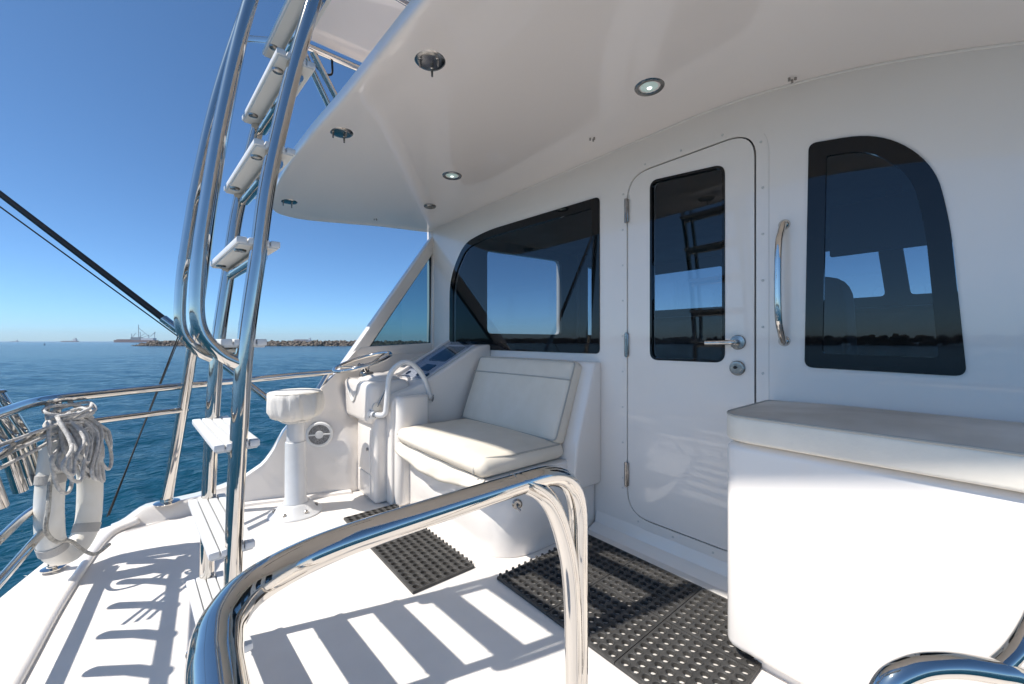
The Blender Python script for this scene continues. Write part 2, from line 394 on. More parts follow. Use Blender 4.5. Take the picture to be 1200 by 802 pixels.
# ------------------------------------------------------------------ cabin
WY = 1.85
WIN1R = ([(-3.05, .985), (-1.431, .978), (-1.431, 1.868), (-2.50, 1.90), (-2.82, 1.86), (-3.045, 1.60)], [.035, .03, .03, .30, .12, .2])
WIN1 = rounded(*WIN1R, 8)
WIN2R = ([(-.463, .950), (-.051, .942), (-.085, 1.42), (-.12, 1.62), (-.25, 1.765), (-.45, 1.80)], [.03, .03, .1, .12, .14, .03])
WIN2 = rounded(*WIN2R, 8)
DOOR = rounded([(-1.247, .135), (-.635, .135), (-.635, 1.925), (-1.247, 1.925)], [.13, .13, .11, .13], 9)
DWIN = rounded([(-1.116, .955), (-.753, .955), (-.753, 1.825), (-1.116, 1.862)], [.045]*4, 7)
def make_cabin():
    root = thing('boat_cabin', 'white moulded cabin with black framed tinted windows behind the deck', 'cabin', (-1.6, WY, 0))
    inv = Matrix.Translation((1.6, -WY, 0))
    def ch(o): o.matrix_parent_inverse = inv; return o
    top = [(x/20, zc(x/20)+.016) for x in range(11, -70, -2)]
    outer = [(-3.46, -.05), (.56, -.05)]+top+[(-3.46, 2.1)]
    bm = holed(bmesh.new(), outer, [offset(DOOR, -.004), offset(WIN1, .0), offset(WIN2, .0)], WY, WY+.06)
    ch(obj('aft_wall', bm, 'gel', root, smooth='auto'))
    # raised flange round the door
    bm = holed(bmesh.new(), offset(DOOR, -.052), [offset(DOOR, -.006)], WY-.0025, WY+.01)
    bmesh.ops.bevel(bm, geom=[e for e in bm.edges if len(e.link_faces) == 2 and e.calc_face_angle(0) > 1], offset=.0012, segments=2, affect='EDGES')
    fl = ch(obj('door_flange', bm, 'gel', root))
    P = offset(DOOR, -.030); bm = bmesh.new()
    for k in range(0, len(P), 1):
        pass
    per = []; acc = 0
    for k in range(len(P)):
        a, b = Vector(P[k]), Vector(P[(k+1) % len(P)]); L = (b-a).length; s0 = -acc
        while s0 < L:
            if s0 >= 0: per.append(a+(b-a)*(s0/L))
            s0 += .19
        acc = (L+acc) % .19
    for p in per: lathe(bm, [(0, -.0015), (.004, -.001), (.005, .002)], 8, (p.x, WY-.0025, p.y), (0, -1, 0))
    for p in per: lathe(bm, [(0, .002), (.004, .0018), (.005, 0)], 8, (p.x, WY-.0025, p.y), (0, -1, 0))
    tag(ch(obj('flange_screws', bm, 'seal', root)), kind='stuff')
    # moulded kick along the foot of the wall
    bm = bmesh.new(); prism(bm, [(WY-.075, 0), (WY-.06, .012), (WY-.02, .03), (WY-.006, .075), (WY+.002, .09), (WY+.002, 0)], -1.45, .55, 'x')
    ch(obj('wall_foot', bm, 'gel', root))
    for W_, WR, nm in ((WIN1, WIN1R, 'large'), (WIN2, WIN2R, 'small')):
        fw = .055; IN = rounded(inset(WR[0], fw), [max(.012, r-.03) for r in WR[1]], 8); IP = rounded(inset(WR[0], fw-.004), [max(.012, r-.03) for r in WR[1]], 8)
        f = holed(bmesh.new(), offset(W_, .0006), [IN], WY-.006, WY+.012)
        w = ch(obj('window', f, 'black', root)); w['label'] = 'wide tinted window with black border above the bench' if nm == 'large' else 'tall tinted window with rounded corner beside the grab handle'
        b = bmesh.new(); vs = [b.verts.new((p[0], WY+.002, p[1])) for p in IP]; b.faces.new(vs)
        obj('pane', b, 'glass', w, smooth=False)
    # enclosed saloon seen through the glass: floor, sides with windows, front, lining
    def wall_x(nm, x, t, holes, m):
        b = holed(bmesh.new(), [(WY+.06, 0), (5.2, 0), (5.2, 2.12), (WY+.06, 2.12)], holes, x, x+t, 'yz'); return ch(obj(nm, b, m, root, smooth=False))
    hs = [rounded([(2.50, 1.13), (3.62, 1.13), (3.62, 2.03), (2.50, 2.0)], .06, 4), rounded([(3.98, 1.13), (4.95, 1.13), (4.95, 1.98), (3.98, 2.03)], .06, 4)]
    wall_x('port_side', -3.46, .05, hs, 'gel'); wall_x('starboard_side', .51, .05, hs, 'gel')
    wall_x('port_lining', -3.40, .02, hs, 'int'); wall_x('starboard_lining', .48, .02, hs, 'int')
    fh = [rounded([(x0, 1.48), (x1, 1.48), (x1-.06, 1.99), (x0-.06, 1.99)], .04, 3) for x0, x1 in ((-3.2, -2.1), (-1.95, -.66), (-.49, .38))]
    ch(obj('front_wall', holed(bmesh.new(), [(-3.46, 0), (.56, 0), (.56, 2.12), (-3.46, 2.12)], fh, 5.2, 5.26), 'int', root, smooth=False))
    for h, x in [(h, x) for h in hs for x in (-3.435, .535)]:
        b = bmesh.new(); b.faces.new([b.verts.new((x, p[0], p[1])) for p in h]); ch(obj('side_pane', b, 'glass_clear', root, smooth=False))
    for h in fh:
        b = bmesh.new(); b.faces.new([b.verts.new((p[0], 5.23, p[1])) for p in h]); ch(obj('front_pane', b, 'glass_clear', root, smooth=False))
    ch(obj('saloon_floor', box(bmesh.new(), -3.4, .5, WY+.06, 5.2, -.05, 0.0), 'wood', root))
    ch(obj('saloon_ceiling', box(bmesh.new(), -3.46, .56, WY+.06, 5.26, 2.12, 2.2), 'int', root))
    ch(obj('front_dash', box(bmesh.new(), -3.38, .46, 4.4, 5.19, .02, 1.33, .05), 'wood', root))
    ch(obj('sill_shelf', box(bmesh.new(), -3.38, -3.1, 2.2, 4.38, .98, 1.02, .01), 'wood', root))
    return root
make_cabin()
def saloon_chair(x, y, label):
    t = thing('saloon_chair', label, 'chair', (x, y, 0), R(-20))
    obj('pedestal', lathe(bmesh.new(), [(.22, .001), (.2, .03), (.05, .06), (.05, .5), (.12, .55)], 18), 'dchrome', t)
    obj('seat', box(bmesh.new(), -.27, .27, -.27, .27, .55, .70, .05), 'leather', t)
    obj('backrest', prism(bmesh.new(), rounded([(-.25, .72), (.25, .72), (.21, 1.42), (-.21, 1.42)], [.05, .05, .16, .16], 6), -.29, -.19, 'y', .02), 'leather', t)
saloon_chair(-.62, 3.1, 'dark helm chair inside the cabin, behind the tall window')
t = thing('hanging_screen', 'dark flat screen hung from the cabin ceiling behind the tall window', 'screen', (-.45, 3.9, 1.70))
obj('case', box(bmesh.new(), -.36, .42, -.03, .03, .0, .38, .01), 'leather', t); obj('bracket', box(bmesh.new(), -.04, .04, -.02, .02, .375, .425), 'leather', t)
t = thing('window_curtain', 'dark narrow curtain pole beside the cabin side window', 'curtain', (-3.2, 3.8, 0))
obj('cloth', box(bmesh.new(), -.03, .03, -.08, .08, 1.03, 2.1, .02), 'int', t)

# ------------------------------------------------------------------ door
def make_door():
    t = thing('cabin_door', 'white cabin door with tall dark window and steel lever handle', 'door', (-.94, WY, .135))
    inv = Matrix.Translation((.94, -WY, -.135))
    def ch(o): o.matrix_parent_inverse = inv; return o
    D = offset(DOOR, .0025)
    ch(obj('panel', holed(bmesh.new(), D, [offset(DWIN, -.0)], WY-.002, WY+.045), 'gel', t))
    ch(obj('gasket', holed(bmesh.new(), offset(DOOR, -.0035), [offset(DOOR, .02)], WY+.012, WY+.052), 'gap', t))
    w = ch(obj('window_seal', holed(bmesh.new(), offset(DWIN, .0005), [offset(DWIN, .012)], WY-.005, WY+.02), 'black', t))
    b = bmesh.new(); b.faces.new([b.verts.new((p[0], WY+.006, p[1])) for p in offset(DWIN, .009)]); obj('pane', b, 'glass', w, smooth=False)
    for z in (1.74, 1.03, .345):
        h = ch(obj('hinge', box(bmesh.new(), -1.262, -1.236, WY-.014, WY-.001, z-.062, z+.062, .004), 'dchrome', t))
        bm = bmesh.new(); lathe(bm, [(0, -.066), (.0085, -.064), (.0085, .064), (0, .066)], 12, (-1.249, WY-.014, z)); obj('pin', bm, 'dchrome', h)
    hd = ch(obj('handle', lathe(bmesh.new(), [(.03, -.002), (.032, .006), (.029, .011), (.012, .013), (.011, .045), (0, .046)], 26, (-.700, WY, 1.045), (0, -1, 0)), 'dchrome', t))
    obj('lever', tube(bmesh.new(), fillet([(-.700, WY-.02, 1.045), (-.700, WY-.052, 1.045), (-.815, WY-.054, 1.042)], .015), .0105, 12), 'chrome', hd)
    lk = ch(obj('lock', lathe(bmesh.new(), [(.031, -.002), (.032, .008), (.028, .014), (.018, .015), (0, .013)], 26, (-.702, WY, .935), (0, -1, 0)), 'dchrome', t))
    obj('keyhole', lathe(bmesh.new(), [(.007, .0), (.007, .0165), (0, .017)], 12, (-.707, WY, .938), (0, -1, 0)), 'gap', lk)
make_door()
t = thing('grab_handle', 'bowed steel grab handle on the wall right beside the door', 'handle', (-.53, WY, 1.05))
obj('bar', tube(bmesh.new(), spline([(0, 0, -.01), (0, -.012, .0), (-.002, -.03, .03), (-.004, -.055, .09), (-.005, -.06, .22), (-.004, -.055, .37), (-.002, -.03, .43), (0, -.012, .46), (0, 0, .47)], 7), .0125, 14), 'chrome', t)
for z in (.0, .46):
    obj('foot', lathe(bmesh.new(), [(.021, 0), (.02, .006), (.012, .014), (0, .015)], 18, (0, 0, z), (0, -1, 0)), 'chrome', t)

# ------------------------------------------------------------------ port wing: coaming + triangular window
TOPL = [(.2, .112), (.243, .124), (.341, .175), (.448, .257), (.496, .331), (.549, .444), (.635, .56), (.772, .712), (.899, .824), (1.107, 1.0), (1.86, 1.0)]
XB = [(0, -3.13), (.2, -3.115), (.41, -3.06), (.935, -2.87), (2, -2.87)]
XT = [(.2, -3.15), (.341, -3.07), (.45, -3.02), (.635, -2.97), (.772, -2.985), (.9, -3.03), (1.107, -3.18), (1.86, -3.355)]
def wing_x(y, z):
    h = lerp(TOPL, y); a, b = lerp(XB, y), lerp(XT, y)
    return a+(b-a)*ss(.25, 1, z/h)
def wskew(bm):                       # the window bay toes out towards the cabin
    for v in bm.verts: v.co.x += .165-(v.co.y-1.1)*.235
    return bm
def make_wing():
    t = thing('side_coaming', 'white port side coaming sweeping up to the framed triangular window', 'coaming', (-3.2, 1.1, 0))
    inv = Matrix.Translation((3.2, -1.1, 0))
    def ch(o): o.matrix_parent_inverse = inv; return o
    topl = TOPL
    N = 70; K = 16; bm = bmesh.new(); inn = []; out = []
    for i in range(N+1):
        y = .20+(1.86-.20)*i/N; h = lerp(topl, y)
        inn.append([bm.verts.new((wing_x(y, h*k/K), y, h*k/K)) for k in range(K+1)])
        xo = wing_x(y, h)-.075
        out.append([bm.verts.new((xo+.055, y, h+.006)), bm.verts.new((xo+.012, y, h)), bm.verts.new((xo, y, h-.02)), bm.verts.new((xo-.02, y, -.13))])
    for i in range(N):
        for k in range(K): bm.faces.new((inn[i][k], inn[i][k+1], inn[i+1][k+1], inn[i+1][k]))
        bm.faces.new((inn[i][K], out[i][0], out[i+1][0], inn[i+1][K]))
        for k in range(3): bm.faces.new((out[i][k], out[i][k+1], out[i+1][k+1], out[i+1][k]))
    ch(obj('coaming', bm, 'gel', t, smooth='auto'))
    # lower step at the foot of the coaming
    bm = bmesh.new(); rows = []
    for i in range(20):
        y = .1+.84*i/19; x = wing_x(y, 0)
        rows.append([bm.verts.new(p) for p in ((x+.035, y, 0), (x+.033, y, .016), (x+.02, y, .022), (x-.01, y, .022))])
    for a, b in zip(rows, rows[1:]):
        for k in range(3): bm.faces.new((a[k], a[k+1], b[k+1], b[k]))
    ch(obj('foot_step', bm, 'gel', t))
    # window frame: sloping bar, sill, rear post
    xi = -3.335; xo = -3.43
    d0, d1 = Vector((.955, .845)), Vector((1.90, 2.09)); dirn = (d1-d0).normalized(); nr = Vector((dirn.y, -dirn.x))
    w = .10
    ch(obj('sloping_bar', wskew(prism(bmesh.new(), [tuple(d0), tuple(d0+nr*w), tuple(d1+nr*w), tuple(d1)], xo, xi, 'x', .018)), 'gel', t))
    ch(obj('window_sill', wskew(prism(bmesh.new(), [(1.06, .94), (1.86, .94), (1.86, 1.035), (1.12, 1.005)], xo+.004, xi+.004, 'x', .008)), 'gel', t))
    ch(obj('rear_post', wskew(prism(bmesh.new(), [(1.835, .95), (1.90, .95), (1.90, 2.08), (1.85, 2.08)], xo-.01, xi+.01, 'x', .01)), 'gel', t))
    tri = [(1.165, 1.0), (1.84, 1.03), (1.845, 1.93)]
    tri = [(d0+nr*(w-.004)+dirn*.20), None, None]
    g0 = d0+nr*(w-.006); s = (1.01-g0.y)/dirn.y; a = g0+dirn*s; s = (1.845-g0.x)/dirn.x; c = g0+dirn*s
    poly = [(a.x, 1.0), (1.845, 1.03), (1.845, c.y)]
    fr = ch(obj('window', wskew(holed(bmesh.new(), poly, [inset(poly, .011)], xi-.05, xi-.03, 'yz')), 'black', t))
    b = bmesh.new(); b.faces.new([b.verts.new((xi-.042, p[0], p[1])) for p in inset(poly, .008)]); obj('pane', wskew(b), 'glass_side', fr, smooth=False)
make_wing()
t = thing('speaker', 'round white speaker with grey grille on the side coaming behind the stool', 'speaker', (wing_x(.762, .42)+.006, .762, .415))
nx = Vector((1, -.36, .03)).normalized()
obj('bezel', lathe(bmesh.new(), [(.086, 0), (.086, .006), (.078, .014), (.068, .015), (.066, .008)], 36, (0, 0, 0), nx), 'white', t)
obj('grille', lathe(bmesh.new(), [(.067, .008), (.04, .012), (0, .013)], 36, (0, 0, 0), nx), 'grille', t)
obj('tweeter', lathe(bmesh.new(), [(.027, .011), (.026, .016), (.018, .018), (0, .017)], 24, (0, 0, 0), nx), 'white', t)
q = nx.to_track_quat('Z', 'Y')
for s in (-1, 1):
    bm = box(bmesh.new(), .022, .07, -.005, .005, .010, .0165, .002)
    bmesh.ops.rotate(bm, verts=bm.verts, cent=(0, 0, 0), matrix=(Matrix.Rotation(0 if s > 0 else math.pi, 3, 'Z')))
    # keep the spoke level
    up = q.inverted()@Vector((0, 1, 0)); ang = math.atan2(up.y, up.x)
    bmesh.ops.rotate(bm, verts=bm.verts, cent=(0, 0, 0), matrix=Matrix.Rotation(ang, 3, 'Z'))
    for v in bm.verts: v.co = q@v.co
    obj('spoke', bm, 'white', t)

# ------------------------------------------------------------------ helm console
def make_console():
    t = thing('helm_console', 'white moulded helm console with chrome wheel and sloping instrument panel', 'console', (-2.75, 1.4, 0))
    inv = Matrix.Translation((2.75, -1.4, 0))
    def ch(o): o.matrix_parent_inverse = inv; return o
    # main body: side profile extruded across
    prof = rounded([(1.06, 0), (1.855, 0), (1.855, 1.025), (1.75, 1.02), (1.27, .755), (1.06, .70)], [.02, .0, .0, .05, .10, .08], 6)
    ch(obj('body', prism(bmesh.new(), prof, -2.93, -2.455, 'x', .018, 3), 'gel', t))
    prof2 = rounded([(1.02, .0), (1.855, 0), (1.855, .975), (1.30, .80), (1.02, .77)], [.02, 0, 0, .1, .05], 5)
    ch(obj('side_ledge', prism(bmesh.new(), prof2, -3.34, -2.925, 'x', .015, 3), 'gel', t))
    # lower cabinet with door lines
    cb = ch(obj('cabinet', box(bmesh.new(), -2.87, -2.53, .985, 1.30, 0, .56, .03, 4), 'gel', t))
    obj('cabinet_door', box(bmesh.new(), -2.82, -2.60, .979, .99, .19, .475, .004), 'gel', cb)
    obj('toe_door', box(bmesh.new(), -2.82, -2.60, .979, .99, .03, .178, .004), 'gel', cb)
    obj('knob', lathe(bmesh.new(), [(.011, 0), (.013, .006), (.009, .01), (0, .011)], 16, (-2.64, .979, .34), (0, -1, 0)), 'dchrome', cb)
    # helm pod: rounded block with a V groove below the wheel shaft
    bm = bmesh.new(); box(bm, -3.03, -2.545, .945, 1.24, .515, .79, .04, 5)
    pod = ch(obj('pod', bm, 'gel', t))
    vg = tubeobj('pod_groove', spline([(-2.955, .965, .775), (-2.94, .948, .75), (-2.90, .943, .70), (-2.86, .942, .655), (-2.815, .942, .64), (-2.77, .942, .675), (-2.735, .944, .74), (-2.71, .958, .782), (-2.67, 1.02, .793)], 7), .0065, 'seal', pod, 8)
    # raised oval cowl on the pod
    bm = bmesh.new(); b2 = bmesh.new(); bmesh.ops.create_uvsphere(b2, u_segments=28, v_segments=14, radius=1)
    for v in b2.verts: v.co = Vector((-2.76+v.co.x*.16, 1.10+v.co.y*.14, .78+v.co.z*.05))
    obj('cowl', b2, 'gel', pod, smooth=True)
    # instrument panel under a smoked cover
    def onplane(x, y, h): return Vector((x, y-.485*h, .755+(y-1.27)*.552+h*.87))
    def slab(nm, x0, x1, y0, y1, h0, h1, m, par):
        b = bmesh.new(); lo = [b.verts.new(onplane(x, y, h0)) for x, y in ((x0, y0), (x1, y0), (x1, y1), (x0, y1))]; hi = [b.verts.new(onplane(x, y, h1)) for x, y in ((x0, y0), (x1, y0), (x1, y1), (x0, y1))]
        b.faces.new(lo); b.faces.new(hi)
        for i in range(4): b.faces.new((lo[i], lo[(i+1) % 4], hi[(i+1) % 4], hi[i]))
        o = obj(nm, b, m, par, smooth=False); return o
    pn = slab('instrument_panel', -2.895, -2.50, 1.31, 1.74, .002, .008, 'white', t); ch(pn)
    slab('display', -2.80, -2.57, 1.52, 1.70, .008, .020, 'screen', pn)
    slab('display', -2.74, -2.60, 1.40, 1.47, .008, .016, 'screen', pn)
    for x in (-2.83, -2.66, -2.54):
        c = onplane(x, 1.36, .008); obj('gauge', lathe(bmesh.new(), [(.02, 0), (.022, .006), (.016, .008), (0, .006)], 18, c, (0, -.48, .87)), 'screen', pn)
    slab('panel_cover', -2.90, -2.485, 1.30, 1.755, .024, .027, 'acrylic', pn)
    slab('cover_rail', -2.925, -2.895, 1.25, 1.77, .004, .032, 'gel', pn)
    # steering wheel
    cw = Vector((-2.845, 1.02, .905)); nrm = Vector((.02, -.30, .95)).normalized(); qd = nrm.to_track_quat('Z', 'Y')
    rim = [cw+qd@Vector((.195*math.cos(a), .195*math.sin(a), 0)) for a in [2*math.pi*k/56 for k in range(56)]]
    sw = ch(tubeobj('steering_wheel', rim, .0125, 'chrome', t, 12, True))
    obj('hub', lathe(bmesh.new(), [(0, .012), (.03, .010), (.036, 0), (.03, -.03), (.016, -.035), (.016, -.06)], 20, cw-nrm*.03, nrm), 'dchrome', sw)
    for k in range(3):
        a = R(100+120*k); e = cw+qd@Vector((.19*math.cos(a), .19*math.sin(a), 0))
        tubeobj('spoke', spline([cw-nrm*.028, cw+(e-cw)*.35-nrm*.03, cw+(e-cw)*.75-nrm*.012, e], 5), .008, 'chrome', sw, 8)
    obj('shaft', tube(bmesh.new(), [cw-nrm*.14, cw-nrm*.05], .024, 14), 'dchrome', sw)
    # engine controls beside the wheel
    ec = ch(obj('engine_control', box(bmesh.new(), -2.83, -2.74, .985, 1.06, .785, .84, .012), 'dchrome', t))
    for x in (-2.82, -2.75):
        tubeobj('lever', [(x, 1.01, .83), (x, .99, .875)], .006, 'chrome', ec, 8)
        obj('knob', lathe(bmesh.new(), [(0, -.014), (.012, -.008), (.013, .006), (0, .014)], 12, (x, .987, .885)), 'dchrome', ec)
    th = ch(obj('trim_control', lathe(bmesh.new(), [(.030, 0), (.03, .012), (.022, .018), (0, .019)], 20, (-2.545, 1.0, .625), (1, 0, 0)), 'vinyl', t))
    tubeobj('lever', [(-2.53, 1.0, .63), (-2.515, 1.05, .74)], .0045, 'dchrome', th, 8)
    # white grab rail from the pod to the console cheek
    gr = ch(tubeobj('grab_rail', fillet([(-2.55, .97, .585), (-2.475, 1.03, .575), (-2.462, 1.05, .86), (-2.44, 1.16, .935), (-2.435, 1.275, .83), (-2.452, 1.335, .665)], [.04, .10, .07, .09], 8), .0165, 'white', t, 14))
    for c, ax in (((-2.548, .975, .585), (1, 0, 0)), ((-2.457, 1.335, .665), (1, 0, 0))):
        obj('flange', lathe(bmesh.new(), [(.034, 0), (.033, .005), (.02, .010), (.016, .03)], 20, c, ax), 'white', gr)
        for a in range(4):
            k = a*math.pi/2+.6; obj('screw', lathe(bmesh.new(), [(.004, .004), (.004, .0075), (0, .008)], 8, (c[0], c[1]+.027*math.cos(k), c[2]+.027*math.sin(k)), ax), 'gap', gr)
    return t
make_console()

# ------------------------------------------------------------------ bench
def cushion_bm(x0, x1, y0, y1, z0, z1, bev=.03, bulge=.012, cuts=10):
    b = bmesh.new(); box(b, x0, x1, y0, y1, z0, z1, bev, 4)
    bmesh.ops.subdivide_edges(b, edges=[e for e in b.edges if e.calc_length() > .12], cuts=cuts, use_grid_fill=True)
    cx, cy = (x0+x1)/2, (y0+y1)/2
    for v in b.verts:
        a = max(0, 1-((v.co.x-cx)/((x1-x0)/2))**4)*max(0, 1-((v.co.y-cy)/((y1-y0)/2))**4)
        wv = .0025*noise.noise((v.co.x*9, v.co.y*9, v.co.z*9))
        if v.co.z > (z0+z1)/2: v.co.z += bulge*a+wv
        f = max(0, 1-((v.co.x-cx)/((x1-x0)/2))**4)*max(0, 1-((v.co.z-(z0+z1)/2)/((z1-z0)/2))**2)
        v.co.y += (-1 if v.co.y < cy else 1)*bulge*.5*f*abs((v.co.y-cy)/((y1-y0)/2))**6
    return b
def make_bench():
    t = thing('bench_seat', 'cream vinyl bench seat on a white moulded base under the window', 'bench', (-1.97, 1.4, 0))
    inv = Matrix.Translation((1.97, -1.4, 0))
    def ch(o): o.matrix_parent_inverse = inv; return o
    foot = rounded([(-2.452, 1.16), (-1.46, 1.15), (-1.46, 1.848), (-2.452, 1.848)], [.01, .26, .02, .01], 10)
    base = ch(obj('base', prism(bmesh.new(), foot, 0, .30, 'z', .006, 2), 'gel', t))
    # flared upper moulding that carries the seat
    foot2 = rounded([(-2.451, 1.10), (-1.475, 1.10), (-1.475, 1.846), (-2.451, 1.846)], [.06, .05, .02, .01], 6)
    ch(obj('seat_shelf', prism(bmesh.new(), foot2, .365, .405, 'z', .01, 3), 'gel', t))
    rows = []; bm = bmesh.new()
    a = rounded([(-2.4515, 1.16), (-1.462, 1.15), (-1.462, 1.847), (-2.4515, 1.847)], [.02, .26, .02, .01], 10)
    b = rounded([(-2.4515, 1.115), (-1.48, 1.112), (-1.48, 1.847), (-2.4515, 1.847)], [.02, .07, .02, .01], 10)
    n = len(a)
    for k in range(9):
        s = k/8; w = s*s; rows.append([bm.verts.new((p[0]+(q[0]-p[0])*w, p[1]+(q[1]-p[1])*w, .28+.09*s)) for p, q in zip(a, b)])
    for r0, r1 in zip(rows, rows[1:]):
        for i in range(n): bm.faces.new((r0[i], r0[(i+1) % n], r1[(i+1) % n], r1[i]))
    ch(obj('flare', bm, 'gel', t))
    # moulded left pedestal next to the helm cabinet
    ch(obj('side_pedestal', prism(bmesh.new(), rounded([(-2.56, 1.08), (-2.40, 1.08), (-2.40, 1.3), (-2.56, 1.3)], [.05, .06, 0, 0], 6), 0, .70, 'z', .02, 3), 'gel', t))
    sc = ch(obj('seat_cushion', cushion_bm(-2.425, -1.495, 1.075, 1.64, .410, .502, .043, .02), 'vinyl', t))
    z = .494
    tubeobj('piping', fillet([(-2.409, 1.62, .492), (-2.409, 1.10, .492), (-2.409, 1.079, .46)], .03, 5), .0045, 'pipe', sc, 8)
    tubeobj('piping', fillet([(-1.56, 1.074, .43), (-1.556, 1.072, .47), (-1.530, 1.115, .502), (-1.507, 1.25, .494), (-1.507, 1.60, .492)], [.03, .05, .05], 6), .0045, 'pipe', sc, 8)
    # vinyl flap hanging under the front of the cushion
    bm = bmesh.new(); rows = []
    for i in range(31):
        s = i/30; x = -2.44+.93*s; h = .055+.05*math.sin(math.pi*min(1, s*1.1))
        rows.append([bm.verts.new((x, 1.10-.028*math.sin(k/6*math.pi*.5)-.004*math.sin(s*23+k), .412-h*k/6)) for k in range(7)]+[bm.verts.new((x, 1.112, .41-h))])
    for p, q_ in zip(rows, rows[1:]):
        for k in range(7): bm.faces.new((p[k], p[k+1], q_[k+1], q_[k]))
    ch(obj('front_flap', bm, 'vinyl', t, smooth=True))
    # backrest
    b = cushion_bm(-2.43, -1.50, -.235, .235, 0, .085, .032, .016)
    A = math.atan2(.17, .44)
    rot = Matrix.Rotation(math.pi/2-A*1.0, 4, 'X')
    for v in b.verts: v.co = Matrix.Translation((0, 1.722, .695))@(rot@v.co)
    # front of the cushion must face aft: thickness axis points to -Y
    bk = ch(obj('backrest', b, 'vinyl', t)); 
    def onb(x, s, h=.0): return Matrix.Translation((0, 1.722, .695))@(rot@Vector((x, s, h)))
    tubeobj('piping', [onb(x, .115, .089+.012*max(0, 1-((x+1.965)/.465)**4)) for x in [-2.425+.92*k/24 for k in range(25)]], .0042, 'pipe', bk, 8)
    tubeobj('piping', fillet([onb(-2.42, -.225, .079), onb(-2.424, .225, .079), onb(-1.506, .225, .079), onb(-1.506, -.225, .079), onb(-2.42, -.225, .079)], .03, 5), .0045, 'pipe', bk, 8)
    ch(obj('back_moulding', prism(bmesh.new(), [(1.61, .25), (1.853, .25), (1.853, .935), (1.79, .935), (1.645, .50)], -2.45, -1.42, 'x', .016, 4), 'gel', t))
    # drain deck fitting with key
    fk = ch(obj('base_lock', lathe(bmesh.new(), [(.024, -.002), (.025, .006), (.018, .012), (0, .012)], 20, (-1.483, 1.277, .262), (.8, -.6, 0)), 'dchrome', t))
    tubeobj('key', [(-1.474, 1.270, .262), (-1.452, 1.254, .257), (-1.440, 1.262, .245)], .005, 'dchrome', fk, 8)
make_bench()

# ------------------------------------------------------------------ stool
def make_stool():
    t = thing('helm_stool', 'round pedestal stool with a gathered cream canvas cover', 'stool', (-2.75, .575, 0))
    obj('base_flange', lathe(bmesh.new(), [(.150, 0), (.150, .008), (.142, .014), (.118, .022), (.088, .058), (.078, .064), (.070, .066)], 40), 'alu', t)
    for a in range(6):
        k = a*math.pi/3+.3; obj('bolt', lathe(bmesh.new(), [(.012, .022), (.012, .034), (.008, .038), (0, .038)], 8, (.112*math.cos(k), .112*math.sin(k), 0)), 'dchrome', t)
    obj('pedestal', lathe(bmesh.new(), [(.066, .05), (.069, .068), (.066, .078), (.060, .09), (.058, .43), (.057, .436), (.050, .438), (.048, .56)], 36), 'alu', t)
    seg = 120
    rnd = [random.random() for _ in range(40)]
    def wob(j, k):
        a = 2*math.pi*k/seg; f = [0, .0, .001, .003, .006, .007, .008, .007, .005, .004][min(j, 9)]
        return f*2.3*(noise.noise((math.cos(a)*3.2, math.sin(a)*3.2, j*.25))+.7*noise.noise((math.cos(a)*8, math.sin(a)*8, j*.35+7))+.4*noise.noise((math.cos(a)*17, math.sin(a)*17, j*.5)))
    prof = [(0, .752), (.10, .751), (.138, .745), (.151, .732), (.155, .70), (.157, .655), (.153, .62), (.135, .592), (.095, .578), (.066, .556)]
    obj('canvas_cover', lathe(bmesh.new(), prof, seg, (0, 0, 0), (0, 0, 1), wob), 'canvas', t, smooth=True)
    obj('drawstring', tube(bmesh.new(), [(.080*math.cos(a)+.004*math.sin(5*a), .080*math.sin(a), .566+.004*math.sin(3*a)) for a in [2*math.pi*k/40 for k in range(40)]], .006, 8, True), 'canvas', t)
    tubeobj('cover_seam', [((.1475)*math.cos(a), (.1475)*math.sin(a), .738+.001*math.sin(40*a)) for a in [2*math.pi*k/70 for k in range(70)]], .003, 'vinyl', t, 6, True)
make_stool()

# ------------------------------------------------------------------ rubber mats
def mat_tile_mesh(nx, ny, px, th=.013, rh=.0135):
    """tile of nx by ny cells with round holes right through and a raised lip round each hole"""
    bm = bmesh.new(); sg = 12; mx, my = nx*px+.012, ny*px+.012
    for i in range(nx):
        for j in range(ny):
            cx = .006+(i+.5)*px; cy = .006+(j+.5)*px+(0 if j < ny/2 else .0)
            def ring(r, z, sq=False):
                out = []
                for k in range(sg):
                    a = 2*math.pi*(k+.5)/sg; x, y = math.cos(a), math.sin(a)
                    if sq: s = px*.5/max(abs(x), abs(y)); out.append(bm.verts.new((cx+x*s, cy+y*s, z)))
                    else: out.append(bm.verts.new((cx+x*r, cy+y*r, z)))
                return out
            R_ = [ring(0, th, True), ring(rh+.0035, th), ring(rh+.0018, th+.0022), ring(rh, th+.001), ring(rh*.96, .001)]
            for a, b in zip(R_, R_[1:]):
                for k in range(sg): bm.faces.new((a[k], a[(k+1) % sg], b[(k+1) % sg], b[k]))
    # border and side walls (bevelled)
    o0 = [(0.006, .006), (mx-.006, .006), (mx-.006, my-.006), (.006, my-.006)]; o1 = [(0.0015, .0015), (mx-.0015, .0015), (mx-.0015, my-.0015), (.0015, my-.0015)]; o2 = [(0.001, 0.001), (mx-.001, 0.001), (mx-.001, my-.001), (.001, my-.001)]
    ls = [[bm.verts.new((x, y, z)) for x, y in o] for o, z in ((o0, th), (o1, th-.001), (o2, 0.0005))]
    for a, b in zip(ls, ls[1:]):
        for k in range(4): bm.faces.new((a[k], a[(k+1) % 4], b[(k+1) % 4], b[k]))
    me = bpy.data.meshes.new('mat_tile'); bmesh.ops.recalc_face_normals(bm, faces=bm.faces); bm.to_mesh(me); bm.free(); me.materials.append(M['rubber']); return me
